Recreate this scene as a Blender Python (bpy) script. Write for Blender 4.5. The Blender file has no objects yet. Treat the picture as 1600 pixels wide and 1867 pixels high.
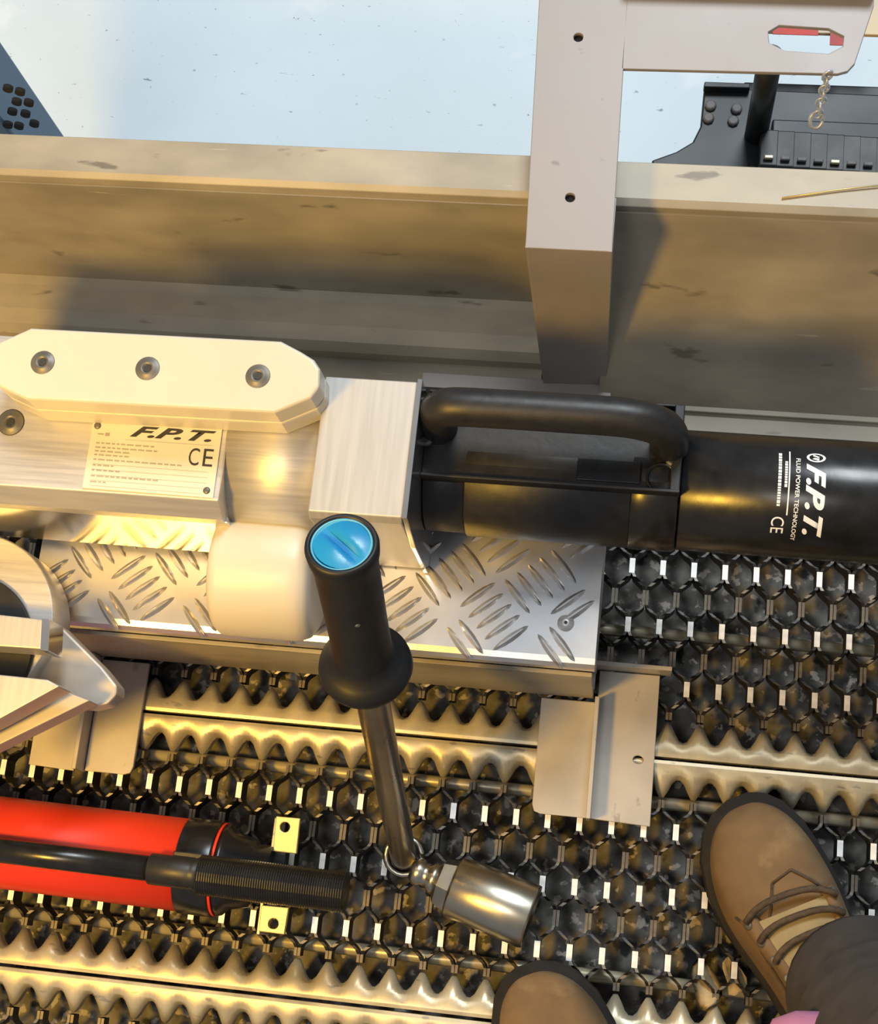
import bpy, bmesh, math, random
from mathutils import Vector, Matrix
random.seed(4)
S = bpy.context.scene
COL = S.collection
PI = math.pi

# ------------------------------------------------------------------ camera
F, H = 2800.0, 1.43                        # focal length in pixels of a 1600 px wide frame, camera height (m)
n = Vector((1110 - 800, 1720 - 933.5, F)).normalized()      # straight down, seen in camera axes (x right, y down, z ahead)
ax = Vector((1, .072, -(n.x + .072 * n.y) / n.z)).normalized()
az = -n
ay = az.cross(ax)
R = Matrix((ax, ay, az))                   # camera axes -> world axes
cam = bpy.data.cameras.new('camera')
cam.sensor_fit = 'HORIZONTAL'; cam.sensor_width = 36; cam.lens = F / 1600 * 36
cam.clip_start = .02
cob = bpy.data.objects.new('camera', cam); COL.objects.link(cob)
m = (R @ Matrix(((1, 0, 0), (0, -1, 0), (0, 0, -1)))).to_4x4()
m.translation = (0, 0, H)
cob.matrix_world = m
S.camera = cob

def at(px, py, z=0.0):
    """world point at height z that is seen at pixel px, py of the photograph"""
    d = R @ Vector(((px - 800) / F, (py - 933.5) / F, 1))
    return Vector((0, 0, H)) + d * ((z - H) / d.z)

# ------------------------------------------------------------------ light
S.view_settings.view_transform = 'Standard'; S.view_settings.look = 'None'
S.view_settings.gamma = 1; S.view_settings.use_curve_mapping = False
S.view_settings.exposure = 0.0
w = bpy.data.worlds.new('world'); S.world = w; w.use_nodes = True
bg = w.node_tree.nodes['Background']; bg.inputs[0].default_value = (.80, .87, 1, 1); bg.inputs[1].default_value = .30

def area(name, loc, to, size, power, col):
    l = bpy.data.lights.new(name, 'AREA'); l.shape = 'DISK'; l.size = size; l.energy = power; l.color = col
    o = bpy.data.objects.new(name, l); COL.objects.link(o); o.location = loc
    o.rotation_euler = (Vector(to) - Vector(loc)).to_track_quat('-Z', 'Y').to_euler()
area('daylight', (.5, 3.4, 4.4), (.1, .9, -.3), 1.8, 205, (.88, .95, 1))
area('work_lamp', (-.70, -.22, 1.18), (-.75, .35, .1), .2, 18, (1, .565, .065))
area('ceiling_lamp', (-.45, -.35, 2.4), (-.2, .3, 0), .5, 8, (1, .96, .90))

# ------------------------------------------------------------------ materials
def mat(name, col, metal=0., rough=.5, var=.12, scale=25., bump=.05, spot=None, stretch=(1, 1, 1), sss=0., rvar=.1):
    M = bpy.data.materials.new(name); M.use_nodes = True
    T = M.node_tree; B = T.nodes['Principled BSDF']
    tc = T.nodes.new('ShaderNodeTexCoord'); mp = T.nodes.new('ShaderNodeMapping')
    mp.inputs['Scale'].default_value = stretch
    T.links.new(tc.outputs['Object'], mp.inputs['Vector'])
    no = T.nodes.new('ShaderNodeTexNoise'); no.inputs['Scale'].default_value = scale; no.inputs['Detail'].default_value = 6
    T.links.new(mp.outputs[0], no.inputs['Vector'])
    cr = T.nodes.new('ShaderNodeValToRGB')
    cr.color_ramp.elements[0].position = .3; cr.color_ramp.elements[1].position = .7
    cr.color_ramp.elements[0].color = [c * (1 - var) for c in col] + [1]
    cr.color_ramp.elements[1].color = [min(1, c * (1 + var)) for c in col] + [1]
    T.links.new(no.outputs['Fac'], cr.inputs[0])
    out = cr.outputs[0]
    for sp in (spot or []):                # dirt, stains or chips with a shape of their own
        c2, sc, th, st = sp[:4]; wd = sp[4] if len(sp) > 4 else .05
        mp2 = T.nodes.new('ShaderNodeMapping'); mp2.inputs['Scale'].default_value = st
        mp2.inputs['Location'].default_value = (sc * .37, sc * .11, 1.3)
        T.links.new(tc.outputs['Object'], mp2.inputs['Vector'])
        n2 = T.nodes.new('ShaderNodeTexNoise'); n2.inputs['Scale'].default_value = sc; n2.inputs['Detail'].default_value = 5
        T.links.new(mp2.outputs[0], n2.inputs['Vector'])
        r2 = T.nodes.new('ShaderNodeValToRGB')
        r2.color_ramp.elements[0].position = th; r2.color_ramp.elements[1].position = min(1, th + wd)
        T.links.new(n2.outputs['Fac'], r2.inputs[0])
        mx = T.nodes.new('ShaderNodeMix'); mx.data_type = 'RGBA'
        T.links.new(r2.outputs[0], mx.inputs['Factor']); T.links.new(out, mx.inputs['A'])
        mx.inputs['B'].default_value = list(c2) + [1]
        out = mx.outputs['Result']
    T.links.new(out, B.inputs['Base Color'])
    B.inputs['Metallic'].default_value = metal
    rr = T.nodes.new('ShaderNodeMapRange')
    rr.inputs['To Min'].default_value = max(.03, rough - rvar); rr.inputs['To Max'].default_value = min(1, rough + rvar)
    T.links.new(no.outputs['Fac'], rr.inputs['Value']); T.links.new(rr.outputs[0], B.inputs['Roughness'])
    if bump:
        b = T.nodes.new('ShaderNodeBump'); b.inputs['Strength'].default_value = bump; b.inputs['Distance'].default_value = .002
        T.links.new(no.outputs['Fac'], b.inputs['Height']); T.links.new(b.outputs[0], B.inputs['Normal'])
    if sss:
        B.inputs['Subsurface Weight'].default_value = sss; B.inputs['Subsurface Radius'].default_value = (.02, .014, .008)
        B.inputs['Subsurface Scale'].default_value = .3
    return M

ST = (1, 1, 1)
M = dict(
    pale=mat('pale_floor_paint', (.77, .865, .89), 0, .55, .05, 4, .03, [((.87, .93, .95), 5, .62, ST), ((.33, .37, .38), 55, .70, (1, 2, 1)), ((.25, .27, .28), 130, .72, ST)]),
    soil=mat('grit_and_soil', (.11, .105, .095), 0, .9, .75, 55, .8, [((.36, .33, .29), 90, .58, ST), ((.015, .015, .015), 34, .60, ST)]),
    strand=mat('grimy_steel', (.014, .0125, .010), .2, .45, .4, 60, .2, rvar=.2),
    low=mat('dim_glint_steel', (.12, .10, .07), .3, .45, .3, 120, .1),  # mid tone on the low rows, painting in their dimmer glints
    glint=mat('painted_glint', (.20, .18, .14), .3, .4, .5, 150, .1),  # glints painted as paler facets along the strands
    chain=mat('chain_steel', (.62, .64, .66), .5, .35, .1, 60, .03),
    dullbolt=mat('dull_bolt', (.16, .15, .15), .1, .6, .3, 80, .05),
    tooth=mat('worn_lit_steel', (.86, .84, .78), .35, .42, .12, 120, .05),  # bare worn metal, coloured paler still for light caught on flat tops
    galv=mat('galvanised_steel', (.50, .445, .31), .35, .36, .22, 35, .12, [((.30, .28, .24), 45, .66, (1, 3, 1))]),
    beam=mat('weathered_aluminium', (.37, .33, .25), .15, .5, .28, 7, .06, [((.25, .225, .18), 9, .56, (.7, 1.6, 1.6), .22), ((.19, .17, .13), 30, .66, (.5, 2, 1)), ((.50, .46, .38), 34, .69, (.25, 2.5, 2.5))], (1, 2, 2)),
    bracket=mat('bracket_aluminium', (.30, .275, .26), .1, .45, .10, 14, .05, [((.22, .20, .19), 60, .70, ST)]),
    foot=mat('foot_aluminium', (.46, .42, .36), .25, .45, .12, 20, .06, [((.34, .31, .27), 50, .68, (2, 1, 1))]),
    alu=mat('brushed_aluminium', (.62, .60, .57), .65, .45, .08, 18, .05, None, (1, 22, 1)),
    alux=mat('milled_aluminium', (.50, .48, .44), .5, .46, .06, 12, .02, None, (18, 1, 1)),
    tread=mat('tread_aluminium', (.74, .73, .72), .8, .30, .08, 14, .04, [((.5, .47, .42), 18, .72, ST)]),
    treadbar=mat('tread_bar_aluminium', (.66, .64, .61), .85, .30, .12, 40, .05),
    mirror=mat('polished_aluminium', (.80, .78, .74), .95, .14, .05, 20, .02),
    nylon=mat('white_nylon', (.63, .585, .49), 0, .38, .03, 12, .02, None, ST, .25),
    black=mat('black_paint', (.010, .010, .010), 0, .27, .3, 60, .06),
    blackm=mat('matt_black_plastic', (.014, .013, .012), 0, .45, .25, 90, .12),
    rubber=mat('black_rubber', (.006, .006, .006), 0, .5, .3, 50, .08),
    darkm=mat('black_steel', (.012, .016, .02), .1, .45, .4, 12, .1),
    bluesteel=mat('blue_grey_steel', (.10, .17, .25), .1, .5, .1, 10, .05),
    hole=mat('dark_hole', (.008, .008, .008), 0, .9, 0, 10, 0),
    blue=mat('blue_plastic', (.012, .235, .52), 0, .28, .06, 10, .02),
    bluer=mat('light_blue_plastic', (.09, .40, .60), 0, .35, .06, 10, .02),
    red=mat('red_paint', (.80, .042, .008), 0, .42, .06, 10, .02),
    zinc=mat('yellow_zinc', (.78, .60, .26), .6, .38, .12, 50, .06),
    nickel=mat('nickel', (.46, .43, .35), 1, .30, .06, 40, .03),
    steel=mat('dark_shaft_steel', (.30, .27, .23), .9, .30, .15, 30, .05),
    bolt=mat('bolt_steel', (.15, .145, .13), .4, .45, .15, 60, .05),
    plate=mat('nameplate_silver', (.72, .68, .56), .15, .45, .04, 30, .02),
    ink=mat('black_ink', (.03, .03, .03), 0, .6, 0, 10, 0),
    white=mat('white_print', (.92, .93, .92), 0, .5, 0, 10, 0),
    leather=mat('brown_nubuck', (.165, .102, .046), 0, .85, .22, 28, .25, [((.225, .15, .07), 14, .60, ST)]),
    leather2=mat('tan_tongue_leather', (.30, .235, .115), 0, .8, .18, 30, .2),
    sole=mat('dark_sole_rubber', (.013, .011, .009), 0, .7, .3, 60, .15),
    lace=mat('brown_lace', (.07, .045, .025), 0, .8, .4, 200, .3),
    cloth=mat('charcoal_cloth', (.046, .041, .039), 0, .9, .25, 35, .35),
    pink=mat('pink_cloth', (.42, .17, .29), 0, .8, .08, 30, .1),
    skin=mat('sock_cloth', (.05, .05, .05), 0, .9, .1, 30, .1),
    leaf=mat('dry_leaf', (.62, .50, .30), 0, .8, .35, 40, .5),
    cream=mat('cream_board', (.70, .60, .42), 0, .6, .06, 20, .02),
    redp=mat('red_print', (.55, .06, .05), 0, .6, .05, 20, 0),
    trackm=mat('track_links', (.018, .018, .018), .2, .45, .6, 40, .3),
)

# ------------------------------------------------------------------ builders
class B:
    """collects shapes in world coordinates, then links them as one mesh object"""
    def __init__(s): s.bm = bmesh.new(); s.mi = 0
    def faces(s, vs, fs, mi=0, smooth=False):
        v = [s.bm.verts.new(p) for p in vs]
        for f in fs:
            try:
                q = s.bm.faces.new([v[i] for i in f]); q.material_index = mi; q.smooth = smooth
            except ValueError: pass
        return s
    def box(s, c, d, rot=None, mi=0):
        c = Vector(c); r = rot or Matrix.Identity(3)
        vs = [c + r @ Vector((x * d[0] / 2, y * d[1] / 2, z * d[2] / 2)) for x in (-1, 1) for y in (-1, 1) for z in (-1, 1)]
        return s.faces(vs, [(0, 1, 3, 2), (4, 6, 7, 5), (0, 4, 5, 1), (2, 3, 7, 6), (0, 2, 6, 4), (1, 5, 7, 3)], mi)
    def prism(s, poly, z0, z1, mi=0):      # poly: xy points
        k = len(poly)
        vs = [(p[0], p[1], z0) for p in poly] + [(p[0], p[1], z1) for p in poly]
        return s.faces(vs, [tuple(range(k - 1, -1, -1)), tuple(range(k, 2 * k))] + [(i, (i + 1) % k, k + (i + 1) % k, k + i) for i in range(k)], mi)
    def extrude_x(s, prof, x0, x1, mi=0, sh=0):   # prof: y,z points
        k = len(prof)
        vs = [(x0, p[0], p[1]) for p in prof] + [(x1, p[0] + sh, p[1]) for p in prof]
        return s.faces(vs, [tuple(range(k)), tuple(range(2 * k - 1, k - 1, -1))] + [(i, k + i, k + (i + 1) % k, (i + 1) % k) for i in range(k)], mi)
    def lathe(s, p0, d, prof, seg=32, mi=0, smooth=True):   # prof: (along, radius)
        p0 = Vector(p0); d = Vector(d).normalized(); u = d.orthogonal().normalized(); v = d.cross(u)
        vs = []; fs = []
        for a, r in prof:
            for i in range(seg):
                t = 2 * PI * i / seg
                vs.append(p0 + d * a + (u * math.cos(t) + v * math.sin(t)) * r)
        for j in range(len(prof) - 1):
            for i in range(seg):
                fs.append((j * seg + i, j * seg + (i + 1) % seg, (j + 1) * seg + (i + 1) % seg, (j + 1) * seg + i))
        fs2 = [tuple(range(seg - 1, -1, -1)), tuple(range((len(prof) - 1) * seg, len(prof) * seg))]
        vv = [s.bm.verts.new(p) for p in vs]
        for f in fs:
            q = s.bm.faces.new([vv[i] for i in f]); q.smooth = smooth; q.material_index = mi
        for f in fs2:
            q = s.bm.faces.new([vv[i] for i in f]); q.material_index = mi
        return s
    def cyl(s, p0, p1, r, seg=24, mi=0, bev=0.):
        d = Vector(p1) - Vector(p0); L = d.length
        pr = [(0, r - bev), (bev, r), (L - bev, r), (L, r - bev)] if bev else [(0, r), (L, r)]
        return s.lathe(p0, d, pr, seg, mi)
    def tube(s, pts, rad, seg=12, mi=0):
        pts = [Vector(p) for p in pts]; rad = rad if isinstance(rad, (list, tuple)) else [rad] * len(pts)
        vs = []; up = None
        for i, p in enumerate(pts):
            t = (pts[min(i + 1, len(pts) - 1)] - pts[max(i - 1, 0)]).normalized()
            if up is None: up = t.orthogonal().normalized()
            up = (up - t * up.dot(t)).normalized(); q = t.cross(up)
            for k in range(seg):
                a = 2 * PI * k / seg; vs.append(p + (up * math.cos(a) + q * math.sin(a)) * rad[i])
        v = [s.bm.verts.new(p) for p in vs]
        for i in range(len(pts) - 1):
            for k in range(seg):
                f = s.bm.faces.new([v[i * seg + k], v[i * seg + (k + 1) % seg], v[(i + 1) * seg + (k + 1) % seg], v[(i + 1) * seg + k]])
                f.smooth = True; f.material_index = mi
        s.bm.faces.new(v[:seg][::-1]).material_index = mi; s.bm.faces.new(v[-seg:]).material_index = mi
        return s
    def plate(s, outer, holes, z0, z1, mi=0):   # flat plate with holes
        t = bmesh.new(); es = []
        for lp in [outer] + holes:
            v = [t.verts.new((p[0], p[1], z1)) for p in lp]
            es += [t.edges.new((v[i], v[(i + 1) % len(v)])) for i in range(len(v))]
        g = bmesh.ops.triangle_fill(t, edges=es, use_beauty=True, use_dissolve=False, normal=(0, 0, 1))
        e = bmesh.ops.extrude_face_region(t, geom=t.faces[:])
        for q in e['geom']:
            if isinstance(q, bmesh.types.BMVert): q.co.z = z0
        bmesh.ops.recalc_face_normals(t, faces=t.faces[:])
        me = bpy.data.meshes.new('tmp'); t.to_mesh(me); t.free(); s.bm.from_mesh(me); bpy.data.meshes.remove(me)
        return s

def origin(o):
    v = Vector()
    while o: v += o.location; o = o.parent
    return v

def obj(name, b, mats, parent=None, bevel=0., loc=None, seg=2, recalc=True):
    o_loc = Vector(loc) if loc is not None else Vector()
    base = origin(parent) + o_loc
    if recalc: bmesh.ops.recalc_face_normals(b.bm, faces=b.bm.faces[:])
    bmesh.ops.translate(b.bm, verts=b.bm.verts[:], vec=-base)
    me = bpy.data.meshes.new(name); b.bm.to_mesh(me); b.bm.free()
    for m_ in (mats if isinstance(mats, list) else [mats]): me.materials.append(m_)
    o = bpy.data.objects.new(name, me); COL.objects.link(o)
    o.parent = parent; o.location = o_loc
    if bevel:
        md = o.modifiers.new('bevel', 'BEVEL'); md.width = bevel; md.segments = seg; md.limit_method = 'ANGLE'; md.angle_limit = math.radians(35)
    return o

def inst(src, parent, loc, rz=0., rot=None):
    """another part that shares the mesh of src; loc in world coordinates"""
    o = src.copy(); COL.objects.link(o); o.parent = parent
    o.location = Vector(loc) - origin(parent); o.rotation_euler = rot or (0, 0, rz)
    return o

def tag(o, label=None, cat=None, group=None, kind=None):
    if label: o['label'] = label
    if cat: o['category'] = cat
    if group: o['group'] = group
    if kind: o['kind'] = kind
    return o

def thing(name, loc, label, cat=None, group=None, kind=None):
    o = bpy.data.objects.new(name, None); COL.objects.link(o); o.location = loc; o.empty_display_size = .02
    return tag(o, label, cat, group, kind)

def text_mesh(body, shear=0., bold=0., ext=.0004):
    c = bpy.data.curves.new('t', 'FONT'); c.body = body; c.size = 1; c.shear = shear; c.offset = bold; c.resolution_u = 4
    o = bpy.data.objects.new('t', c); COL.objects.link(o)
    bpy.context.view_layer.update()
    me = bpy.data.meshes.new_from_object(o.evaluated_get(bpy.context.evaluated_depsgraph_get()))
    bpy.data.objects.remove(o); bpy.data.curves.remove(c)
    bm = bmesh.new(); bm.from_mesh(me); bpy.data.meshes.remove(me)
    xs = [v.co.x for v in bm.verts]; ys = [v.co.y for v in bm.verts]
    return bm, min(xs), max(xs), min(ys), max(ys)

def text(name, body, place, wd, ht, material, parent, shear=0., bold=0.):
    """place(u, v) gives the world point of text coordinates u (reading) and v (up), both in metres"""
    bm, x0, x1, y0, y1 = text_mesh(body, shear, bold)
    b = B(); b.bm.free(); b.bm = bm
    for v in bm.verts:
        v.co = place((v.co.x - x0) / (x1 - x0) * wd, (v.co.y - y0) / (y1 - y0) * ht)
    return obj(name, b, material, parent, recalc=False)

def circle(c, r, k=16, sx=1., sy=1.):
    return [(c[0] + r * sx * math.cos(2 * PI * i / k), c[1] + r * sy * math.sin(2 * PI * i / k)) for i in range(k)]
def rrect(x0, x1, y0, y1, r, k=4):
    out = []
    for cx, cy, a in ((x1 - r, y1 - r, 0), (x0 + r, y1 - r, 90), (x0 + r, y0 + r, 180), (x1 - r, y0 + r, 270)):
        for i in range(k + 1):
            t = math.radians(a + 90 * i / k); out.append((cx + r * math.cos(t), cy + r * math.sin(t)))
    return out
def px2(pts, z): return [tuple(at(x, y, z).xy) for x, y in pts]

# ------------------------------------------------------------------ setting
GZ = -.55
b = B().box((0, 1.3, GZ - .02), (3.4, 2.4, .04))
g = tag(obj('ground', b, M['pale']), 'pale blue painted concrete floor beyond the beam', kind='structure')
b = B().box((-.15, .1, -.062), (1.5, 1.0, .02))
tag(obj('subfloor', b, M['soil']), 'dark gritty soil lying under the open steel grating', kind='structure')

# grating: each plank two edge plates and rows of wavy strands that meet in raised teeth
PW, CP, RP = .2445, .0290, .0285
XA, XB = -.66, .36
floor = thing('floor', (0, 0, 0), 'walkway of open serrated steel grating planks', kind='structure')

def ss(t): t = max(0, min(1, t)); return t * t * (3 - 2 * t)
def strand_bm(sgn):
    """strand along y: at x=0 on the rows of high teeth, at sgn*CP/2 on the low rows between"""
    b = B(); K = 8; N_ = 6 * K
    rows = []
    for i in range(N_ + 1):
        o = -3 * RP + i * RP / K
        k = i / K - 3; lo = math.floor(k); f = k - lo
        t = ss((f - .27) / .46)
        a0 = 0 if lo % 2 == 0 else 1; a1 = 1 - a0
        a = a0 + (a1 - a0) * t                       # 0 on a high row, 1 on a low row
        tk = .0013 + .0006 * math.sin(PI * a)
        x = sgn * (tk + (CP / 2 - .0016 - tk) * a)
        z = .001 - .0075 * a + (.0014 if i % 2 else -.0006) * (0 < a < 1)
        rows.append((x, o, z, a, tk))
    vs = []
    for x, y, z, a, tk in rows:
        vs += [(x - tk, y, z), (x + tk, y, z), (x + tk, y, -.022), (x - tk, y, -.022)]
    fs = []
    v = [b.bm.verts.new(p) for p in vs]
    for i in range(N_):
        for k in range(4):
            f = b.bm.faces.new([v[i * 4 + k], v[i * 4 + (k + 1) % 4], v[i * 4 + 4 + (k + 1) % 4], v[i * 4 + 4 + k]])
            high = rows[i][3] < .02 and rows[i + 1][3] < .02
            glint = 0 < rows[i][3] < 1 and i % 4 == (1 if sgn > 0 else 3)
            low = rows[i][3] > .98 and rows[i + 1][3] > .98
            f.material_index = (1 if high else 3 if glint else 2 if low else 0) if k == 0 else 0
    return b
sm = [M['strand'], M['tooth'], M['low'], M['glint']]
def edge_strip(b, c, side, ph):
    """flat rim along the seam, with tongues that run out between the tooth columns"""
    ye = c + side * (PW / 2 - .0016)
    xs = [XA + i * CP / 8 for i in range(int((XB - XA) / (CP / 8)) + 1)]
    rows = []
    for x in xs:
        u = .5 - .5 * math.cos(2 * PI * (x - ph) / CP)      # 1 between tooth columns
        L = .0155 + .018 * u ** 1.3
        rows.append([(x, ye, -.012), (x, ye, .0005), (x, ye - side * .003, .0012), (x, ye - side * .012, -.0002),
                     (x, ye - side * (.45 * L + .006), -.0020), (x, ye - side * L, -.0105), (x, ye - side * (L - .0005), -.020)])
    v = [[b.bm.verts.new(p) for p in r] for r in rows]
    for i in range(len(v) - 1):
        for k in range(len(rows[0]) - 1):
            f = b.bm.faces.new([v[i][k], v[i][k + 1], v[i + 1][k + 1], v[i + 1][k]])
            f.smooth = 2 <= k < 5; f.material_index = 0
protos = None
for pi, (c, ph) in enumerate(((.0455, -.0055), (.290, -.0038), (-.199, -.0048))):
    b = B()
    if pi != 1: edge_strip(b, c, 1, ph)
    if pi != 2: edge_strip(b, c, -1, ph)
    if pi == 1: edge_strip(b, c, 1, ph)
    for yy in (-.075, .085) if pi == 0 else (.0,):          # cross bars that carry the plank
        b.cyl((XA, c + yy, -.034), (XB, c + yy, -.034), .006, 8, 0)
    pl = obj('grating_plank', b, M['galv'], floor, loc=(0, c, 0), recalc=True)
    if protos is None:
        protos = []
        for sg in (1, -1):
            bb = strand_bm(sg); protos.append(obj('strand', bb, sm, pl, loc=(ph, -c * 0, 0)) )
        for o in protos:
            for vv in o.data.vertices: vv.co.y += c; vv.co.x += ph
        first = True
    j0 = int((XA + .01 - ph) / CP); j1 = int((XB - .01 - ph) / CP)
    for j in range(j0, j1 + 1):
        for q, sg in enumerate((1, -1)):
            if pi == 0 and j == 0: continue
            if pi == 2 and j * CP + ph > .02: continue
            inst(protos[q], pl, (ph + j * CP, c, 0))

# ------------------------------------------------------------------ the side beam beyond the step
XL = -.70
xb = -.112
t = thing('channel_beam', (-.4, .60, 0), 'weathered beige channel beam with rounded bottom flange, left of the grey upright bracket', 'beam')
b = B().extrude_x([(.660, .204), (.660, .210), (.6245, .2115), (.619, .2085), (.6165, .202), (.621, .202)], XL, xb)
obj('top_flange', b, M['beam'], t, .0008)
b = B().extrude_x([(.615, .202), (.621, .202), (.600, .036), (.594, .036)], XL, xb)
obj('web', b, M['beam'], t)
b = B().extrude_x([(.600, .040), (.585, .037), (.560, .034), (.545, .030), (.537, .022), (.535, .012), (.541, .012), (.545, .020), (.560, .026), (.600, .030)], XL, xb + .006)
obj('bottom_flange', b, M['beam'], t)
b = B().extrude_x([(.560, .006), (.5, .006), (.5, .0), (.560, .0)], XL, xb + .006)
obj('floor_strip', b, M['beam'], t)

t = thing('channel_beam', (.2, .58, 0), 'weathered beige beam with tall scuffed front panel, right of the grey upright bracket', 'beam')
xr = -.047
b = B().extrude_x([(.658, .204), (.658, .210), (.6225, .2115), (.616, .208), (.6145, .202), (.62, .202)], xr, .42)
obj('top_flange', b, M['beam'], t, .0008)
b = B().extrude_x([(.613, .202), (.619, .202), (.507, .018), (.501, .018)], xr, .42)
obj('web', b, M['beam'], t)
b = B().extrude_x([(.508, .0215), (.498, .0215), (.498, .016), (.425, .016), (.425, .012), (.508, .012)], xr, .42)
obj('bottom_flange', b, M['beam'], t, .0008)

# upright bracket: plate laid over the beam, folded down its front
t = thing('upright_bracket', (-.07, .54, .01), 'pale grey folded metal upright bracket with two small holes, hooked over the beams', 'bracket')
zt = .255
hA = tuple(at(1054, 68, zt).xy); hB = tuple(at(1039, 360, zt).xy)
b = B().plate([(-.1105, .5505), (-.0385, .5505), (-.0430, .83), (-.121, .83)], [circle(hA, .0042), circle(hB, .0042)], zt - .004, zt)
obj('upper_plate', b, M['bracket'], t, .0006)
for h_ in (hA, hB): obj('hole_plug', B().cyl((h_[0], h_[1], zt - .012), (h_[0], h_[1], zt - .0045), .006, 12), M['hole'], t)
p0, p1, p2, p3 = Vector((-.1105, .5505, zt)), Vector((-.0385, .5505, zt)), Vector((-.0415, .516, .03)), Vector((-.1015, .514, .03))
dn = Vector((0, .005, -.001))
b = B().faces([p0, p1, p2, p3, p0 + dn, p1 + dn, p2 + dn, p3 + dn], [(0, 1, 2, 3), (7, 6, 5, 4), (0, 4, 5, 1), (1, 5, 6, 2), (2, 6, 7, 3), (3, 7, 4, 0)])
obj('front_face', b, M['bracket'], t, .0006)
b = B()
for q0, q3, d in ((p0, p3, .003), (p1, p2, -.003)):
    e0 = q0 + Vector((0, .05, -.002)); e3 = Vector((q3.x, .56, .03)) if d > 0 else Vector((q3.x, .535, .03)); w_ = Vector((d, 0, 0))
    b.faces([q0, q3, e3, e0, q0 + w_, q3 + w_, e3 + w_, e0 + w_], [(0, 1, 2, 3), (7, 6, 5, 4), (0, 4, 5, 1), (1, 5, 6, 2), (2, 6, 7, 3), (3, 7, 4, 0)])
obj('side_wall', b, M['bracket'], t)
b = B().extrude_x([(.518, .030), (.503, .030), (.503, .010), (.507, .010), (.507, .026), (.518, .026)], -.220, -.036)
obj('base_flange', b, M['bracket'], t, .0005)
q = at(1038, 746, .03); obj('clip', B().box((q.x, q.y, .028), (.014, .012, .006)), M['alu'], t, .001)
q = at(905, 733, .03); obj('clip', B().box((q.x, q.y, .026), (.040, .003, .004)), M['alu'], t, .0006)
q = at(800, 722, .03); obj('clip', B().box((q.x, q.y, .026), (.020, .004, .004)), M['alu'], t, .0006)
# arm plate to the right with an oblong slot
sl = [tuple(at(x, y, zt).xy) for x, y in ((1420, 46), (1510, 52), (1538, 66), (1536, 84), (1510, 98), (1430, 92), (1402, 78), (1400, 58))]
ou = [(-.0430, .7215), (.138, .7235), (.1465, .7265), (.1520, .734), (.166, .790), (.166, .796), (-.0430, .796)]
b = B().plate(ou, [sl], zt - .004, zt)
obj('arm_plate', b, M['bracket'], t, .0006)
b = B().box((.06, .800, zt + .006), (.212, .006, .024))
obj('arm_rib', b, M['beam'], t, .001)
# label board fixed under the arm plate, seen through the slot
zb_ = .06
c0 = at(1465, 62, zb_)
sb = tag(obj('slot_board', B().box((c0.x, c0.y + .022, zb_), (.15, .044, .005)), M['cream'], t, .001), 'cream board with red print behind the oblong slot')
for px0, px1, py0, py1 in ((1408, 1492, 44, 62), (1512, 1540, 50, 82)):
    a_, e_ = at(px0, py1, zb_ + .003), at(px1, py0, zb_ + .003)
    obj('red_print', B().box(((a_.x + e_.x) / 2, (a_.y + e_.y) / 2, zb_ + .0028), (e_.x - a_.x, e_.y - a_.y, .001)), M['redp'], sb)
obj('board_rod', B().cyl((c0.x - .06, c0.y + .034, zb_), (c0.x - .06, c0.y + .034, zt - .004), .004, 10), M['darkm'], sb)
# chain hanging from the arm plate
ch = thing('chain', tuple(at(1510, 138, zt)), 'short bright steel chain hanging from the grey arm plate', 'chain')
def link(c, ang):
    b = B(); pts = []
    for i in range(13):
        a = 2 * PI * i / 12
        p = Vector((.0042 * math.cos(a), 0, .0068 * math.sin(a) ))
        pts.append(Vector(c) + Matrix.Rotation(ang, 3, 'Z') @ p)
    return b.tube(pts, .0013, 6)
cx, cy = at(1508, 138, zt - .004).xy
for i in range(7):
    obj('chain_link', link((cx, cy - .0, zt - .004 - .0105 * i), math.radians(20 + 80 * (i % 2))), M['chain'], ch)
b = B(); pts = [Vector((cx + .0055 * math.cos(a), cy, zt - .004 - .0105 * 7 + .0005 + .0055 * math.sin(a))) for a in [2 * PI * i / 14 for i in range(15)]]
obj('end_ring', b.tube([Vector((p.x, p.y + (p.z - (zt - .077)) * .9, p.z)) for p in pts], .0018, 6), M['chain'], ch)

# black machine base with post
mb = thing('machine_base', tuple(at(1400, 260, GZ)), 'black steel machine base with bolted plate, upright post and dark track behind the beam', 'machine')
zb = .02
b = B().prism(px2([(1283, 158), (1600, 172), (1680, 175), (1680, 330), (1190, 305), (1187, 292), (1232, 276), (1262, 258), (1276, 230)], zb), zb - .012, zb)
obj('top_plate', b, M['darkm'], mb, .002)
b = B().prism(px2([(1283, 158), (1365, 161), (1365, 170), (1281, 168)], zb), zb, zb + .010); obj('raised_edge', b, M['darkm'], mb, .001)
x0_, y0_ = at(1300, 175, zb).xy
b = B().box((x0_ + .14, y0_ + .0, (GZ + zb - .012) / 2), (.22, .05, zb - .012 - GZ)); obj('pedestal', b, M['darkm'], mb, .002)
for p in ((1295, 194), (1291, 217), (1342, 200), (1336, 222)):
    q = at(*p, zb); obj('bolt', B().lathe(q, (0, 0, 1), [(-.001, .0058), (.003, .0058), (.0045, .004)], 8), M['dullbolt'], mb)
q = at(1378, 246, zb); b = B().cyl((q.x, q.y, zb - .001), (q.x, q.y, .165), .0115, 20)
obj('post', b, M['darkm'], mb)
tr = mb
q = at(1500, 285, .01)
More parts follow.
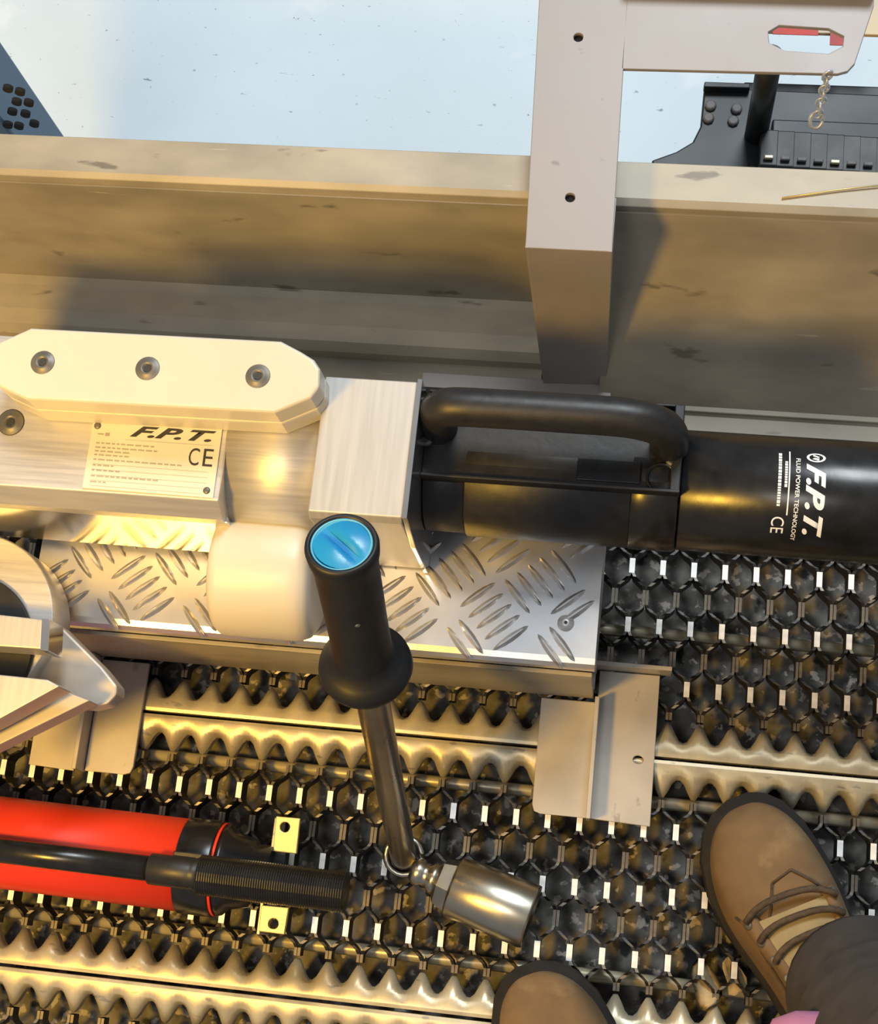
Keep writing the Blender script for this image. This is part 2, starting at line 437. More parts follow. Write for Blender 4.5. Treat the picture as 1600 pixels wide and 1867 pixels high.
for i in range(9):
    a = at(1402 + 30 * i, 247 + 2.2 * i, .035); e = at(1398 + 30 * i, 306 + 2.2 * i, .03)
    b = B().box(((a.x + e.x) / 2, (a.y + e.y) / 2, .035), (.0185, .040, .012)); tk_ = obj('track_link', b, M['trackm'], tr, .0015)
    b = B().box((e.x, e.y + .004, .044), (.009, .004, .004)); obj('track_lug', b, M['galv'] if i in (0, 4, 7) else M['dullbolt'], tk_, .001)  # small lug per link, paler on a few of them
b = B().box((at(1520, 280, .0).x, at(1520, 275, .0).y, GZ / 2 + .014), (.13, .035, .028 - GZ)); obj('track_frame', b, M['darkm'], tr, .002)

# blue rack upright at the far left
up = thing('rack_upright', tuple(at(60, 240, GZ)), 'blue grey perforated steel upright standing beyond the left end of the beam', 'upright')
q = at(25, 250, .05)
b = B().box((q.x - .06, q.y + .035, (GZ + .32) / 2), (.12, .07, .32 - GZ)); obj('column', b, M['bluesteel'], up, .003)
for px, py in ((14, 164), (36, 170), (30, 188), (52, 190), (22, 206), (46, 210), (14, 230), (34, 232), (62, 228)):
    d = R @ Vector(((px - 800) / F, (py - 933.5) / F, 1)); c = Vector((0, 0, H)) + d * (q.y / d.y)
    obj('hole', B().cyl((c.x, c.y + .004, c.z), (c.x, c.y - .0006, c.z), .0050, 12), M['hole'], up)

# ------------------------------------------------------------------ tread step
SX0, SX1, SY0, SY1, SZ = -.525, -.0285, .219, .441, .150
st = thing('tread_step', ((SX0 + SX1) / 2, .34, 0), 'low aluminium step of raised-bar tread plate under the rescue tool', 'step')
b = B().extrude_x([(SY1, SZ), (SY0 + .009, SZ), (SY0 + .004, SZ - .0015), (SY0 + .001, SZ - .006), (SY0, SZ - .012), (SY0 + .003, SZ - .022),
                   (SY0 + .006, SZ - .022), (SY0 + .004, SZ - .012), (SY0 + .008, SZ - .004), (SY1, SZ - .004)], SX0, SX1)
for f in b.bm.faces: f.smooth = False
obj('tread_sheet', b, M['tread'], st)
b = B().box(((SX0 + SX1) / 2, SY0 - .001, .068), (SX1 - SX0 - .004, .004, .120)); obj('front_skirt', b, M['beam'], st, .0008)
b = B().box((SX1 - .003, (SY0 + SY1) / 2 + .01, SZ / 2), (.004, SY1 - SY0 - .02, SZ - .012)); obj('side_skirt', b, M['alu'], st, .0008)
b = B().box((SX0 + .003, (SY0 + SY1) / 2 + .01, SZ / 2), (.004, SY1 - SY0 - .02, SZ - .012)); obj('side_skirt', b, M['alu'], st, .0008)
# bars
def lozenge(L, W, h):
    b = B(); ring = []
    for i in range(12):
        a = 2 * PI * i / 12; c, s_ = math.cos(a), math.sin(a)
        ring.append((L / 2 * math.copysign(abs(c) ** 1.25, c), W / 2 * math.copysign(abs(s_) ** 1.0, s_), 0))
    v = [b.bm.verts.new(p) for p in ring]; u = [b.bm.verts.new((p[0] * .74, p[1] * .22, h)) for p in ring]
    for i in range(12): b.bm.faces.new([v[i], v[(i + 1) % 12], u[(i + 1) % 12], u[i]])
    b.bm.faces.new(u)
    return b
bar = None
AX = .0775; AY = .0335
gx, gy = at(985, 1060, SZ).xy
cnt = 0
for r in range(-6, 4):
    yc = gy + r * AY
    for k in range(-7, 3):
        xc = gx + k * AX + (AX / 2 if r % 2 else 0) - .002 * r
        A = r % 2 == 0
        ang = math.radians(-50 if A else 40)
        sd = Vector((math.cos(math.radians(38)), math.sin(math.radians(38)), 0)) if A else Vector((math.cos(math.radians(-48)), math.sin(math.radians(-48)), 0))
        for i in range(-2, 3):
            p = Vector((xc, yc, SZ)) + sd * .0118 * i
            hx, hy = abs(math.cos(ang)) * .0165, abs(math.sin(ang)) * .0165
            if not (SX0 + hx < p.x < SX1 - hx and SY0 + .004 < p.y - hy * .6 and p.y < .43): continue
            if p.y > .34 and p.x < -.30: continue
            if bar is None:
                bar = obj('tread_bar', lozenge(.037, .0068, .0026), M['treadbar'], st); 
                bar.location = p - origin(st); bar.rotation_euler = (0, 0, ang)
                for v in bar.data.vertices: v.co += origin(st)
                continue
            inst(bar, st, p, ang); cnt += 1
q = at(1031, 1136, SZ)
rv = obj('rivet', B().lathe(q, (0, 0, 1), [(0, .0072), (.0012, .0068), (.0018, .0045), (.0026, .004), (.003, .0018)], 20), M['alu'], st)
obj('rivet_pin', B().cyl(q + Vector((0, 0, .0028)), q + Vector((0, 0, .0034)), .0015, 10), M['ink'], rv)
# feet lying on the grating
for sgn, x0, x1, fx0, fx1 in ((1, -.0785, -.0285, -.0205, .0290), (-1, -.5025, -.4560, -.5590, -.5140)):
    ft = obj('foot', B().plate([(x0, .213), (x1, .213)][::1] + ([(x1, .107), (x0 + .008, .107), (x0 + .002, .109), (x0, .115)] if sgn > 0 else [(x1, .114), (x1 - .002, .108), (x1 - .008, .106), (x0, .106)]), [], .003, .008), M['foot'], st, .0008)
    xm = (x1 + .002) if sgn > 0 else (x0 - .003)
    obj('foot_rib', B().box((xm, .160, .016), (.004, .110, .030)), M['foot'], ft, .0006)
    hole = [circle(tuple(at(1163, 1385, .006).xy), .0042, 14, 1.15, .9)] if sgn > 0 else []
    fl = obj('foot_flange', B().plate([(fx0 - .006 * (sgn > 0), .107), (fx1, .105), (fx1, .243), (fx0 - .006 * (sgn > 0), .243)], hole, .002, .006), M['foot'], ft, .0006)
    obj('foot_lip', B().box(((fx0 + fx1) / 2, .246, .016), (fx1 - fx0 + .02 * (sgn > 0), .004, .030)), M['foot'], ft, .0006)

# ------------------------------------------------------------------ hydraulic rescue tool on the step
tl = thing('hydraulic_rescue_tool', (-.2, .33, SZ), 'hydraulic rescue tool with white pads, aluminium head and black handled cylinder, lying on the step', 'tool')
YC, ZC, RC = .364, .2055, .0495
# aluminium head, left part with chamfered front edge
b = B().extrude_x([(.432, .290), (.304, .290), (.293, .272), (.293, .262), (.297, .200), (.432, .200)], -.62, -.330)
obj('head', b, M['alu'], tl, .001)
b = B().extrude_x([(.298, .262), (.2935, .262), (.2905, .165), (.295, .165)], -.62, -.328)
obj('polished_skirt', b, M['mirror'], tl, .0006)
b = B().lathe((-.331, .358, .226), (1, 0, 0), [(0, .0642), (.074, .0642), (.076, .060)], 48); obj('round_barrel', b, M['alu'], tl)
b = B().extrude_x([(.409, .302), (.298, .302), (.294, .296), (.293, .1540), (.409, .1540)], -.2545, -.181); obj('end_block', b, M['alux'], tl, .001)
b = B().extrude_x([(.411, .304), (.297, .304), (.2895, .240), (.2895, .1535), (.411, .1535)], -.1805, -.1765); obj('end_plate', b, M['mirror'], tl, .0006)
# white pads
pad = px2([(-18, 640), (0, 622), (56, 597), (512, 621), (548, 640), (572, 655), (583, 672), (582, 705), (566, 725), (500, 752), (48, 728), (0, 706), (-18, 690)], .342)
obj('upper_pad', B().prism(pad, .3165, .342), M['nylon'], tl, .0028, seg=3)
pc = Vector((sum(p[0] for p in pad) / len(pad), sum(p[1] for p in pad) / len(pad)))
pad2 = [tuple(pc + (Vector(p) - pc) * 1.003) for p in pad]
obj('lower_pad', B().prism(pad2, .2905, .316), M['nylon'], tl, .0018)
def socket_bolt(px, py, z, r=.0092):
    q = at(px, py, z)
    o = obj('bolt', B().lathe(q, (0, 0, 1), [(0, r + .0012), (.0004, r), (.0008, r * .75), (.0018, r * .62), (.002, r * .42), (.0006, r * .38)], 24), M['bolt'], tl)
    obj('socket', B().cyl(q + Vector((0, 0, .0004)), q + Vector((0, 0, .0012)), r * .36, 6), M['ink'], o)
for p in ((78, 661), (269, 672), (470, 686)): socket_bolt(*p, .3418)
socket_bolt(20, 770, .2902, .0102)
# nameplate
zn = .2915
A0, A1, A2, A3 = at(150, 889, zn), at(388, 908, zn), at(405, 783, zn), at(170, 767, zn)
npx = [tuple(p.xy) for p in (A0, A1, A2, A3)]
npl = tag(obj('nameplate', B().prism(npx, .2903, zn), M['plate'], tl), 'silver nameplate printed with black lettering')
def on_plate(u, v, z=.2917):               # u, v from 0 to 1 over the plate
    p = A0.lerp(A1, u).lerp(A3.lerp(A2, u), v); p.z = z; return p
PLW, PLH = (A1 - A0).length, (A3 - A0).length
def pl_text(name, s_, u0, v0, u1, v1, **k):
    wd, ht = (u1 - u0) * PLW, (v1 - v0) * PLH
    return text(name, s_, lambda u, v: on_plate(u0 + u / PLW, v0 + v / PLH), wd, ht, M['ink'], npl, **k)
pl_text('lettering', 'F.P.T.', .30, .80, .96, .965, shear=.45, bold=.035)
pl_text('conformity_mark', 'C', .775, .445, .855, .70)
pl_text('conformity_mark', '\u20ac'.replace('\u20ac', 'E'), .885, .445, .96, .70)
b = B()
def strip(u0, u1, v, h):
    ps = [on_plate(u0, v, .2916), on_plate(u1, v, .2916), on_plate(u1, v + h, .2916), on_plate(u0, v + h, .2916)]
    b.faces(ps, [(0, 1, 2, 3)])
for v in (.04, .12, .20, .28, .36, .75): strip(.05 if v < .5 else .27, .94 if v != .04 else .9, v, .006)
for v, segs in ((.665, 10), (.60, 10), (.545, 5), (.49, 6), (.42, 13), (.335, 4), (.26, 5), (.175, 11), (.09, 3)):
    u = .05
    for i in range(segs):
        d = random.uniform(.02, .055); strip(u, u + d, v, .022); u += d + .012
strip(.05, .10, .80, .02); strip(.11, .145, .785, .05)
obj('fine_print', b, mat('faded_ink', (.36, .33, .27), 0, .6, .1, 30, 0), npl)
for u, v in ((.04, .93), (.945, .10)):
    q = on_plate(u, v, .2915); obj('rivet', B().lathe(q, (0, 0, 1), [(0, .003), (.0006, .0026), (.001, .001)], 14), M['bolt'], npl)
# white nylon hub in front
b = B().lathe((-.343, .266, .2063), (1, 0, 0), [(0, .044), (.002, .049), (.006, .0525), (.010, .0535), (.068, .0535), (.074, .0525), (.080, .050), (.084, .044), (.085, .036)], 56)
hub = obj('nylon_hub', b, M['nylon'], tl)
q = at(486, 1120, .1865); dq = (Vector((q.x, .266, .2063)) - q).normalized()
obj('dimple', B().lathe(Vector((q.x, .266, .2063)) - dq * .0531, dq, [(-.0009, .006), (-.0004, .0075), (.002, .008)], 20), M['nylon'], hub)
# black cylinder
obj('cylinder', B().lathe((.030, YC, ZC), (1, 0, 0), [(0, RC - .001), (.001, RC), (.42, RC)], 64), M['black'], tl)
obj('rear_collar', B().lathe((-.176, YC, ZC), (1, 0, 0), [(0, .0475), (.001, .0485), (.0335, .0485), (.0345, .0475)], 56), M['blackm'], tl)
obj('panel_sleeve', B().lathe((-.142, YC, ZC), (1, 0, 0), [(0, .0500), (.001, .0508), (.133, .0508), (.134, .050)], 56), M['blackm'], tl)
obj('front_collar', B().lathe((-.0085, YC, ZC), (1, 0, 0), [(0, .0505), (.001, .0515), (.036, .0515), (.0375, .0505)], 56), M['black'], tl)
# handle saddle: flat tray on top with raised edge
sd = obj('handle_saddle', B().extrude_x([(.418, .252), (.418, .262), (.416, .262), (.415, .256), (.348, .256), (.347, .2635), (.3445, .2635), (.344, .250), (.352, .235), (.41, .235)], -.1765, .0295), M['blackm'], tl, .0006)
obj('saddle_end', B().box((.0255, .381, .2565), (.008, .073, .013)), M['blackm'], sd, .001)
obj('saddle_inset', B().box((-.027, .360, .2575), (.05, .018, .003)), M['black'], sd, .0006)
zh = .309
hp = [(-.166, .388, .250), (-.166, .388, .275), (-.164, .388, .292), (-.157, .388, .304), (-.145, .388, zh), (-.11, .388, zh + .001), (-.06, .388, zh + .001), (-.02, .388, zh), (.0, .387, .305), (.012, .386, .296), (.018, .385, .28), (.019, .385, .250)]
from mathutils import geometry as geo
fine = []
for i in range(len(hp) - 1):
    P0, P1, P2, P3 = [Vector(hp[max(0, min(len(hp) - 1, i + d))]) for d in (-1, 0, 1, 2)]
    for k in range(4):
        s_ = k / 4; fine.append(.5 * ((2 * P1) + (P2 - P0) * s_ + (2 * P0 - 5 * P1 + 4 * P2 - P3) * s_ ** 2 + (3 * P1 - P0 - 3 * P2 + P3) * s_ ** 3))
fine.append(Vector(hp[-1]))
hd = obj('carry_handle', B().tube(fine, .0153, 24), M['blackm'], tl)
for px, py in ((782, 772), (776, 800), (1226, 838)):
    q = at(px, py, .262); obj('screw', B().lathe(q + Vector((0, 0, -.004)), (0, 0, 1), [(0, .0058), (.004, .0055), (.005, .0035), (.004, .002)], 16), M['bolt'], sd)
q = at(1205, 872, .257); obj('ring_seat', B().lathe(q, (0, 0, 1), [(-.002, .0125), (.0025, .0125), (.0025, .0105), (-.001, .0105)], 28), M['black'], sd)
# white print on the cylinder
cyl_o = [o for o in tl.children if o.name.startswith('cylinder')][0]
def wrap(x0, phi0):
    return lambda u, v: Vector((x0 + v, YC - (RC + .0004) * math.sin(phi0 + u / RC), ZC + (RC + .0004) * math.cos(phi0 + u / RC)))
def cyl_text(name, s_, px, deg0, length, ht, **k):
    x0 = at(px, 917, .25).x
    bm, a0, a1, b0, b1 = text_mesh(s_, k.get('shear', 0), k.get('bold', 0))
    bmesh.ops.triangulate(bm, faces=bm.faces[:])
    bmesh.ops.subdivide_edges(bm, edges=[e for e in bm.edges if e.calc_length() > .12], cuts=3, use_grid_fill=True)
    f = wrap(x0, math.radians(deg0)); b = B(); b.bm.free(); b.bm = bm
    for v in bm.verts: v.co = f((v.co.x - a0) / (a1 - a0) * length, (v.co.y - b0) / (b1 - b0) * ht)
    return obj(name, b, M['white'], cyl_o, recalc=False)
cyl_text('lettering', 'F.P.T.', 1466, -17, .061, .0150, shear=.40, bold=.04)
cyl_text('small_lettering', 'FLUID POWER TECHNOLOGY', 1447, -22, .070, .0034, bold=.015)
cyl_text('conformity_mark', 'CE', 1408, 35, .0145, .0100)
b = B(); 
def band(px0, px1, a0, a1):
    f = wrap(0, 0); xa, xb_ = at(px0, 917, .25).x, at(px1, 917, .25).x; K = max(1, int((a1 - a0) / 4) + 1)
    for i in range(K):
        r0, r1 = math.radians(a0 + (a1 - a0) * i / K), math.radians(a0 + (a1 - a0) * (i + 1) / K)
        g_ = lambda x, r: Vector((x, YC - (RC + .0004) * math.sin(r), ZC + (RC + .0004) * math.cos(r)))
        b.faces([g_(xa, r0), g_(xb_, r0), g_(xb_, r1), g_(xa, r1)], [(0, 1, 2, 3)])
band(1434, 1436.5, -30, 33)
a = -18
while a < 8: d = random.uniform(1.2, 3); band(1427, 1432, a, a + d); a += d + .6
a = -27
while a < 24: d = random.uniform(1.2, 3); band(1415, 1421, a, a + d); a += d + .7
obj('fine_print', b, M['white'], cyl_o)
f = wrap(at(1466, 917, .25).x, math.radians(-29.5)); b = B(); vs = []
for r in (.0074, .0054):
    for i in range(20): vs.append(f(.0045 + r * .62 * math.sin(2 * PI * i / 20), .0075 + r * math.cos(2 * PI * i / 20)))
b.faces(vs, [(i, (i + 1) % 20, 20 + (i + 1) % 20, 20 + i) for i in range(20)])
b.faces([f(.0015, .0055), f(.0035, .0105), f(.0045, .0090), f(.0030, .0050)], [(0, 1, 2, 3)])
b.faces([f(.0050, .0100), f(.0075, .0095), f(.0060, .0045), f(.0048, .0060)], [(0, 1, 2, 3)])
obj('round_emblem', b, M['white'], cyl_o)

# ------------------------------------------------------------------ aluminium clamp at the left edge
cl = thing('aluminium_clamp', tuple(at(-60, 1240, 0)), 'aluminium clamp with round flange and angled bar at the left end of the step', 'clamp')
c_ = at(-60, 1130, .20); d_ = at(-80, 1184, .205)
obj('round_flange', B().lathe((c_.x, c_.y, .157), (0, 0, 1), [(0, .0740), (.0015, .0756), (.0415, .0756), (.043, .0742)], 72), M['alu'], cl)
obj('black_disc', B().lathe((d_.x, d_.y, .2003), (0, 0, 1), [(0, .0665), (.004, .0665), (.005, .0655)], 64), M['rubber'], cl)  # black disc laid on top of the round flange
c_ = at(40, 1130, .18)
obj('lower_plate', B().prism(px2([(-120, 1130), (70, 1120), (112, 1142), (150, 1180), (185, 1215), (213, 1250), (212, 1266), (196, 1283), (165, 1290), (60, 1282), (-120, 1270)], .182), .158, .182), M['foot'], cl, .002)
z1 = .240
obj('block', B().prism(px2([(-120, 1108), (30, 1124), (89, 1131), (86, 1184), (-120, 1170)], z1), .206, z1), M['alux'], cl, .0012)
obj('block_end', B().prism(px2([(76, 1127), (91, 1129), (88, 1187), (73, 1185)], z1 + .001), z1 - .032, z1 + .001), M['mirror'], cl, .0006)
z2 = .262
obj('angled_bar', B().prism(px2([(-120, 1218), (86, 1239), (108, 1251), (0, 1310), (-120, 1372)], z2), z2 - .03, z2), M['alux'], cl, .001)
obj('angled_foot', B().prism(px2([(108, 1256), (163, 1277), (0, 1357), (-120, 1415), (-120, 1375), (0, 1315)], .215), .19, .215), M['foot'], cl, .001)
q = at(-90, 1290, .0); obj('column', B().box((q.x, q.y, .08), (.05, .03, .16)), M['alu'], cl, .001)
# ------------------------------------------------------------------ lever standing in front of the step
L0 = at(735, 1560, .02); L1 = at(622, 990, .49)
ld = (L1 - L0).normalized(); LL = (L1 - L0).length
lv = thing('pump_lever', tuple(Vector((L0.x, L0.y, 0))), 'long black lever with blue end cap and shiny steel socket at its foot', 'lever')
sh = obj('shaft', B().lathe(L0, ld, [(-.012, .0105), (0, .0118), (LL * .655, .0130), (LL * .668, .013)], 32), M['steel'], lv)
gl = LL * .662
gp = [(gl, .014), (gl + .002, .028), (gl + .006, .0325), (gl + .012, .0345), (gl + .017, .0335), (gl + .022, .0285), (gl + .027, .0235), (gl + .034, .0215), (gl + .07, .0212), (LL - .03, .0218), (LL - .02, .0222), (LL - .012, .0238), (LL - .004, .0244), (LL - .001, .0238), (LL, .0222), (LL - .0005, .0206), (LL - .003, .0204)]
gr = obj('grip', B().lathe(L0, ld, gp, 48), M['rubber'], lv)
cp = tag(obj('end_cap', B().lathe(L0, ld, [(LL - .006, .0203), (LL - .0014, .0203), (LL - .0008, .0196), (LL - .0014, .0188), (LL - .003, .0180)], 48), M['bluer'], lv), 'light blue rim of the cap')
# two domed halves with a straight groove between them
cu = R @ Vector((.62, .78, 0)); cu = (cu - ld * cu.dot(ld)).normalized(); cvv = ld.cross(cu)
for sg in (1, -1):
    b = B(); rows = []
    NR, NA = 6, 14
    for i in range(NR + 1):
        row = []
        for k in range(NA + 1):
            a_ = PI * k / NA; rr = .0182 * i / NR
            x, y = rr * math.cos(a_), .0019 + max(0, rr * math.sin(a_) - .0) * (.0163 / .0182)
            q_ = math.hypot(x, y - .006) / .0182
            hgt = .0042 * max(0, 1 - q_ ** 2) * min(1, (y - .0010) / .0035) - .002
            row.append(b.bm.verts.new(L0 + ld * (LL - .001 + hgt) + cu * x + cvv * (sg * y)))
        rows.append(row)
    for i in range(NR):
        for k in range(NA):
            try:
                f_ = b.bm.faces.new([rows[i][k], rows[i][k + 1], rows[i + 1][k + 1], rows[i + 1][k]]); f_.smooth = True
            except ValueError: pass
    bmesh.ops.remove_doubles(b.bm, verts=b.bm.verts[:], dist=1e-5)
    obj('cap_dome', b, M['blue'], cp)
obj('cap_floor', B().cyl(L0 + ld * (LL - .007), L0 + ld * (LL - .0028), .0186, 32), M['blue'], cp)
q = L0 + ld * (LL * .865); side = (Vector((0, 0, H)) - q); side = (side - ld * side.dot(ld)).normalized()
obj('grip_pin', B().lathe(q + side * .0208, side, [(0, .0022), (.0008, .0018), (.0012, .0008)], 12), M['nickel'], gr)
# swivel at the foot and the socket barrel
b = B(); pts = [L0 + Vector((.0165 * math.cos(2 * PI * i / 20), .0165 * math.sin(2 * PI * i / 20), -.004 + .003 * math.sin(2 * PI * i / 20))) for i in range(21)]
obj('eye_ring', b.tube(pts, .0030, 8), M['nickel'], lv)
S0, S1 = at(757, 1588, .032), at(968, 1672, .032)
sdv = (S1 - S0).normalized()
obj('neck', B().lathe(S0, sdv, [(-.004, .008), (0, .0115), (.005, .0125), (.008, .0105), (.013, .0105), (.016, .014), (.022, .014)], 24), M['nickel'], lv)
obj('hex_collar', B().lathe(S0 + sdv * .021, sdv, [(0, .0165), (.003, .021), (.014, .024), (.018, .022)], 6, 0, False), M['nickel'], lv)
SL = (S1 - S0).length
bar_ = obj('socket_barrel', B().lathe(S0, sdv, [(.036, .0255), (.038, .0275), (SL - .002, .0285), (SL, .0278), (SL, .0240), (SL - .03, .0235)], 48), M['nickel'], lv)

# ------------------------------------------------------------------ red hydraulic hand pump
zr = .0425
R0, R1 = at(-150, 1517, zr), at(338, 1577, zr)
rd = (R1 - R0).normalized(); RLn = (R1 - R0).length
rp = thing('hand_pump', tuple(R1), 'red cylindrical hand pump with black lever along its top, lying on the grating', 'pump')
obj('red_tank', B().lathe(R0, rd, [(0, .0395), (.002, .041), (RLn, .041)], 56), M['red'], rp)
obj('black_head', B().lathe(R1, rd, [(0, .0415), (.001, .0425), (.030, .0425), (.032, .0418)], 56), M['black'], rp)
tag(obj('red_ring', B().lathe(R1 + rd * .0322, rd, [(0, .0412), (.0025, .0412)], 56), M['red'], rp), 'thin red ring')
obj('valve_body', B().lathe(R1 + rd * .035, rd, [(0, .0405), (.004, .040), (.010, .034), (.028, .030), (.030, .026), (.045, .026)], 40), M['black'], rp)
# lever above the tank
zl = .099
H0, H1 = at(-150, 1532, zl), at(275, 1584, zl)
hd_ = (H1 - H0).normalized(); hl = (H1 - H0).length
obj('lever_rod', B().lathe(H0, hd_, [(0, .0108), (hl + .01, .0108)], 28), M['black'], rp)
obj('lever_collar', B().lathe(H1, hd_, [(-.001, .0125), (0, .0135), (.036, .0135), (.038, .0128), (.046, .0165)], 28), M['blackm'], rp)
prof = []
gl_ = (at(612, 1640, zl) - at(350, 1600, zl)).length
for i in range(61):                                       # ribbed grip
    x = .044 + gl_ * i / 60; prof += [(x, .0168), (x + gl_ / 180, .0174), (x + gl_ / 90, .0168)]
obj('ribbed_grip', B().lathe(H1, hd_, prof, 28, 0, False), M['black'], rp)
obj('lever_bracket', B().box(R1 + rd * .016 + Vector((0, 0, .046)), (.026, .020, .020)), M['black'], rp, .001)
for pts_, hole in (([(503, 1488), (547, 1492), (540, 1557), (497, 1552)], (519, 1508)), ([(476, 1650), (526, 1655), (518, 1704), (471, 1698)], (498, 1684))):
    pp = px2(pts_, .052); pp = pp[::-1]
    lg = obj('lug', B().plate(pp, [circle(tuple(at(*hole, .052).xy), .0045, 14)], .047, .052), M['zinc'], rp, .0008)
    cxl = sum(p[0] for p in pp) / 4; cyl_ = sum(p[1] for p in pp) / 4
    obj('lug_wall', B().box((min(p[0] for p in pp) - .000, cyl_, .032), (.003, .028, .036)), M['galv'], lg, .0006)
    obj('lug_stem', B().box((cxl - .006, (cyl_ + (R1 + rd * .06).y) / 2, .036), (.012, abs(cyl_ - (R1 + rd * .06).y), .018)), M['black'], lg)

# ------------------------------------------------------------------ dry leaves caught under the grating
for i, (px, py, s_, lab) in enumerate(((1283, 1795, .022, 'larger crumpled dry leaf caught in the grating between the boots'), (1335, 1780, .016, 'smaller dry leaf caught in the grating, nearer the right boot'))):
    q = at(px, py, -.009); b = B()
    rows = []
    for r in range(7):
        tq = r / 6; wdt = s_ * .6 * math.sin(PI * min(.98, tq * .9 + .06)) ** .8
        rows.append([b.bm.verts.new(q + Vector((wdt * k + .004 * math.sin(tq * 5), (tq - .5) * 2 * s_, .004 * math.sin(7 * tq + k * 2) + .004 * abs(k)))) for k in (-1, -.5, 0, .5, 1)])
    for r in range(6):
        for k in range(4): b.bm.faces.new([rows[r][k], rows[r][k + 1], rows[r + 1][k + 1], rows[r + 1][k]]).smooth = True
    bmesh.ops.solidify(b.bm, geom=b.bm.faces[:], thickness=.0008)
    tag(obj('dry_leaf', b, M['leaf'], None, loc=q), lab, 'leaf', 'dry leaves in the grating')

a_, e_ = at(1425, 361, .2128), at(1640, 334, .2128)
tag(obj('straw', B().tube([a_, a_.lerp(e_, .5) + Vector((0, .001, 0)), e_], .0008, 6), M['zinc'], None, loc=a_), 'thin yellow straw lying across the top of the right beam', 'straw')

# ------------------------------------------------------------------ the person's boots and trouser leg
pe = thing('person', tuple(at(1400, 1800, 0)), 'person standing in brown lace-up boots and charcoal trousers, seen from above', 'person')
def boot(toe, ang, mirror):
    """toe point on the floor, heading of the heel in degrees"""
    u = Vector((math.cos(ang), math.sin(ang), 0)); v = Vector((-u.y, u.x, 0)) * mirror
    T = lambda a, c, z: Vector((toe.x, toe.y, 0)) + u * a + v * c + Vector((0, 0, z + .001))
    #        a     left   right  top   (sole half widths; top of upper)
    sec = [(.000, .010, .010, .022), (.006, .026, .024, .036), (.018, .040, .036, .050), (.040, .052, .046, .062), (.070, .058, .051, .068), (.100, .057, .053, .073),
           (.130, .050, .051, .085), (.160, .043, .048, .104), (.190, .039, .045, .130), (.215, .038, .043, .150), (.245, .038, .042, .155), (.275, .033, .037, .150), (.290, .022, .024, .140)]
    # sole
    b = B(); rings = []
    for z, k in ((0, .95), (.004, 1.0), (.022, 1.0), (.027, .985)):
        rings.append([T(a if 0 < i < len(sec) - 1 else a + (0.0), -l * k, z) for i, (a, l, r, t_) in enumerate(sec)] + [T(a, r * k, z) for a, l, r, t_ in sec[::-1]])
    k = len(rings[0]); vs = [p for rr in rings for p in rr]
    b.faces(vs, [(j * k + i, j * k + (i + 1) % k, (j + 1) * k + (i + 1) % k, (j + 1) * k + i) for j in range(3) for i in range(k)] + [tuple(range(k)), tuple(range(3 * k, 4 * k))], 0, True)
    bo = obj('boot', b, M['sole'], pe)
    # upper
    b = B(); NV = 15; vs = []
    for a, l, r, t_ in sec:
        a2 = .007 + a * .97
        ins = .0045
        wL, wR = max(.004, l - ins), max(.004, r - ins)
        narrow = max(0, min(1, (a - .10) / .10))
        for i in range(NV):
            th = PI * i / (NV - 1); c = math.cos(th); s__ = math.sin(th)
            w_ = wL if c > 0 else wR
            e = .78 - .1 * narrow
            x = -math.copysign(abs(c) ** e, c) * w_ * (1 - .18 * narrow * s__)
            vs.append(T(a2, x, .022 + (t_ - .022) * abs(s__) ** (.62 + .25 * narrow)))
    b.faces(vs, [(j * NV + i, j * NV + i + 1, (j + 1) * NV + i + 1, (j + 1) * NV + i) for j in range(len(sec) - 1) for i in range(NV - 1)] + [tuple(range(NV)), tuple(range((len(sec) - 1) * NV, len(sec) * NV))], 0, True)
    uo = obj('upper', b, M['leather'], bo)
    md = uo.modifiers.new('s', 'SUBSURF'); md.levels = 1; md.render_levels = 2
    return bo, T, sec
toeR = at(1340, 1455, .01)
angR = math.radians(-63)
br, TR, sec = boot(toeR, angR, 1)
def top_at(a):
    for i in range(len(sec) - 1):
        if sec[i][0] <= a <= sec[i + 1][0]:
            f_ = (a - sec[i][0]) / (sec[i + 1][0] - sec[i][0]); return tuple(sec[i][k] + (sec[i + 1][k] - sec[i][k]) * f_ for k in range(4))
def surf(T, a, c, up_=.0):                  # c from -1 to 1 across the boot top
    _, l, r, t_ = top_at(a); narrow = max(0, min(1, (a - .10) / .10))
    th = PI / 2 + c * PI / 2 * .95; cc = math.cos(th); s__ = math.sin(th); w_ = (l if cc > 0 else r) - .0045
    x = -math.copysign(abs(cc) ** (.78 - .1 * narrow), cc) * w_ * (1 - .18 * narrow * s__)
    p = T(.007 + a * .97, x, .022 + (t_ - .022) * abs(s__) ** (.62 + .25 * narrow)); return p + Vector((0, 0, up_)) + (p - T(a, 0, .03)).normalized() * up_
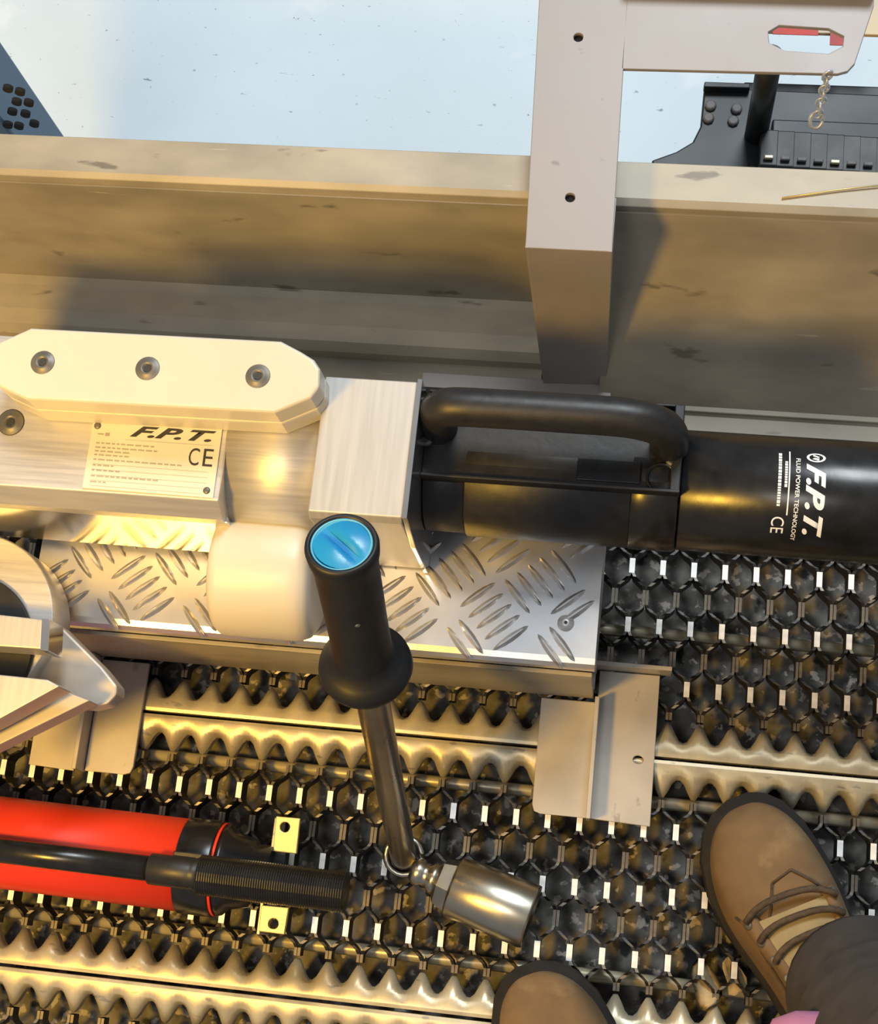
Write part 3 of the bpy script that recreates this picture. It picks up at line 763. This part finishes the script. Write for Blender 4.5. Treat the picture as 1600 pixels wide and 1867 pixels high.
# tongue, eyestays, laces, eyelets, seams of the right boot
b = B(); rows = [[b.bm.verts.new(surf(TR, a, c, .0028)) for c in (-.36, -.18, 0, .18, .36)] for a in (.100, .118, .138, .158, .178, .20)]
for i in range(5):
    for k in range(4): b.bm.faces.new([rows[i][k], rows[i][k + 1], rows[i + 1][k + 1], rows[i + 1][k]]).smooth = True
obj('tongue', b, M['leather2'], br)
for sgn in (-1, 1):
    b = B(); rows = [[b.bm.verts.new(surf(TR, a, sgn * c, h_)) for c, h_ in ((.33, .002), (.36, .0048), (.52, .0045), (.60, .001))] for a in (.094, .112, .132, .155, .178, .20)]
    for i in range(5):
        for k in range(3): b.bm.faces.new([rows[i][k], rows[i][k + 1], rows[i + 1][k + 1], rows[i + 1][k]]).smooth = True
    obj('eyestay', b, M['leather'], br)
for i, a in enumerate((.100, .117, .134, .151, .168)):
    pts = [surf(TR, a - .013 * (1 - (c / .46) ** 2) + .003 * math.sin(c * 3 + i), c, .0066) for c in [-.46 + .92 * k / 10 for k in range(11)]]
    obj('lace', B().tube(pts, .0029, 8), M['lace'], br)
    for c in (-.46, .46):
        q = surf(TR, a, c, .004); nrm = (q - TR(a, 0, .03)).normalized()
        obj('eyelet', B().lathe(q, nrm, [(0, .0042), (.0018, .0038), (.002, .0018)], 12), M['bolt'], br)
for pts in ([(.075, -.05), (.095, -.16), (.108, -.3), (.106, -.5), (.09, -.66)], [(.106, -.5), (.125, -.6), (.15, -.66), (.18, -.7)], [(.075, -.05), (.07, .12), (.085, .3), (.10, .48), (.12, .62)]):
    obj('seam', B().tube([surf(TR, a, c, .0004) for a, c in pts], .0012, 6), M['lace'], br)
toeL = at(960, 1757, .01)
bl, TL, _ = boot(toeL, math.radians(-66), -1)
# trouser legs: right one rises out of the frame at the lower right, left one below the frame
def leg(ank, knee, r0, r1, T):
    pts = []; rad = []
    for i in range(15):
        f_ = i / 14; p = ank.lerp(knee, f_); pts.append(p + Vector((.003 * math.sin(9 * f_), .003 * math.cos(7 * f_), 0)))
        rad.append(r0 + (r1 - r0) * f_ + .0035 * math.sin(f_ * 22))
    b = B().tube(pts, rad, 28)
    return obj('trouser_leg', b, M['cloth'], pe)
ankR = TR(.225, 0, .105); ankL = TL(.225, 0, .105)
leg(at(1572, 1818, .150), at(1790, 2080, .50), .060, .076, TR)
leg(ankL, ankL + Vector((.03, -.20, .36)), .062, .078, TL)
q = at(1492, 1897, .33)
obj('pink_cuff', B().lathe(q, (1, .05, .0), [(-.034, .004), (-.030, .012), (-.015, .018), (.01, .019), (.026, .013), (.032, .004)], 24), M['pink'], pe)
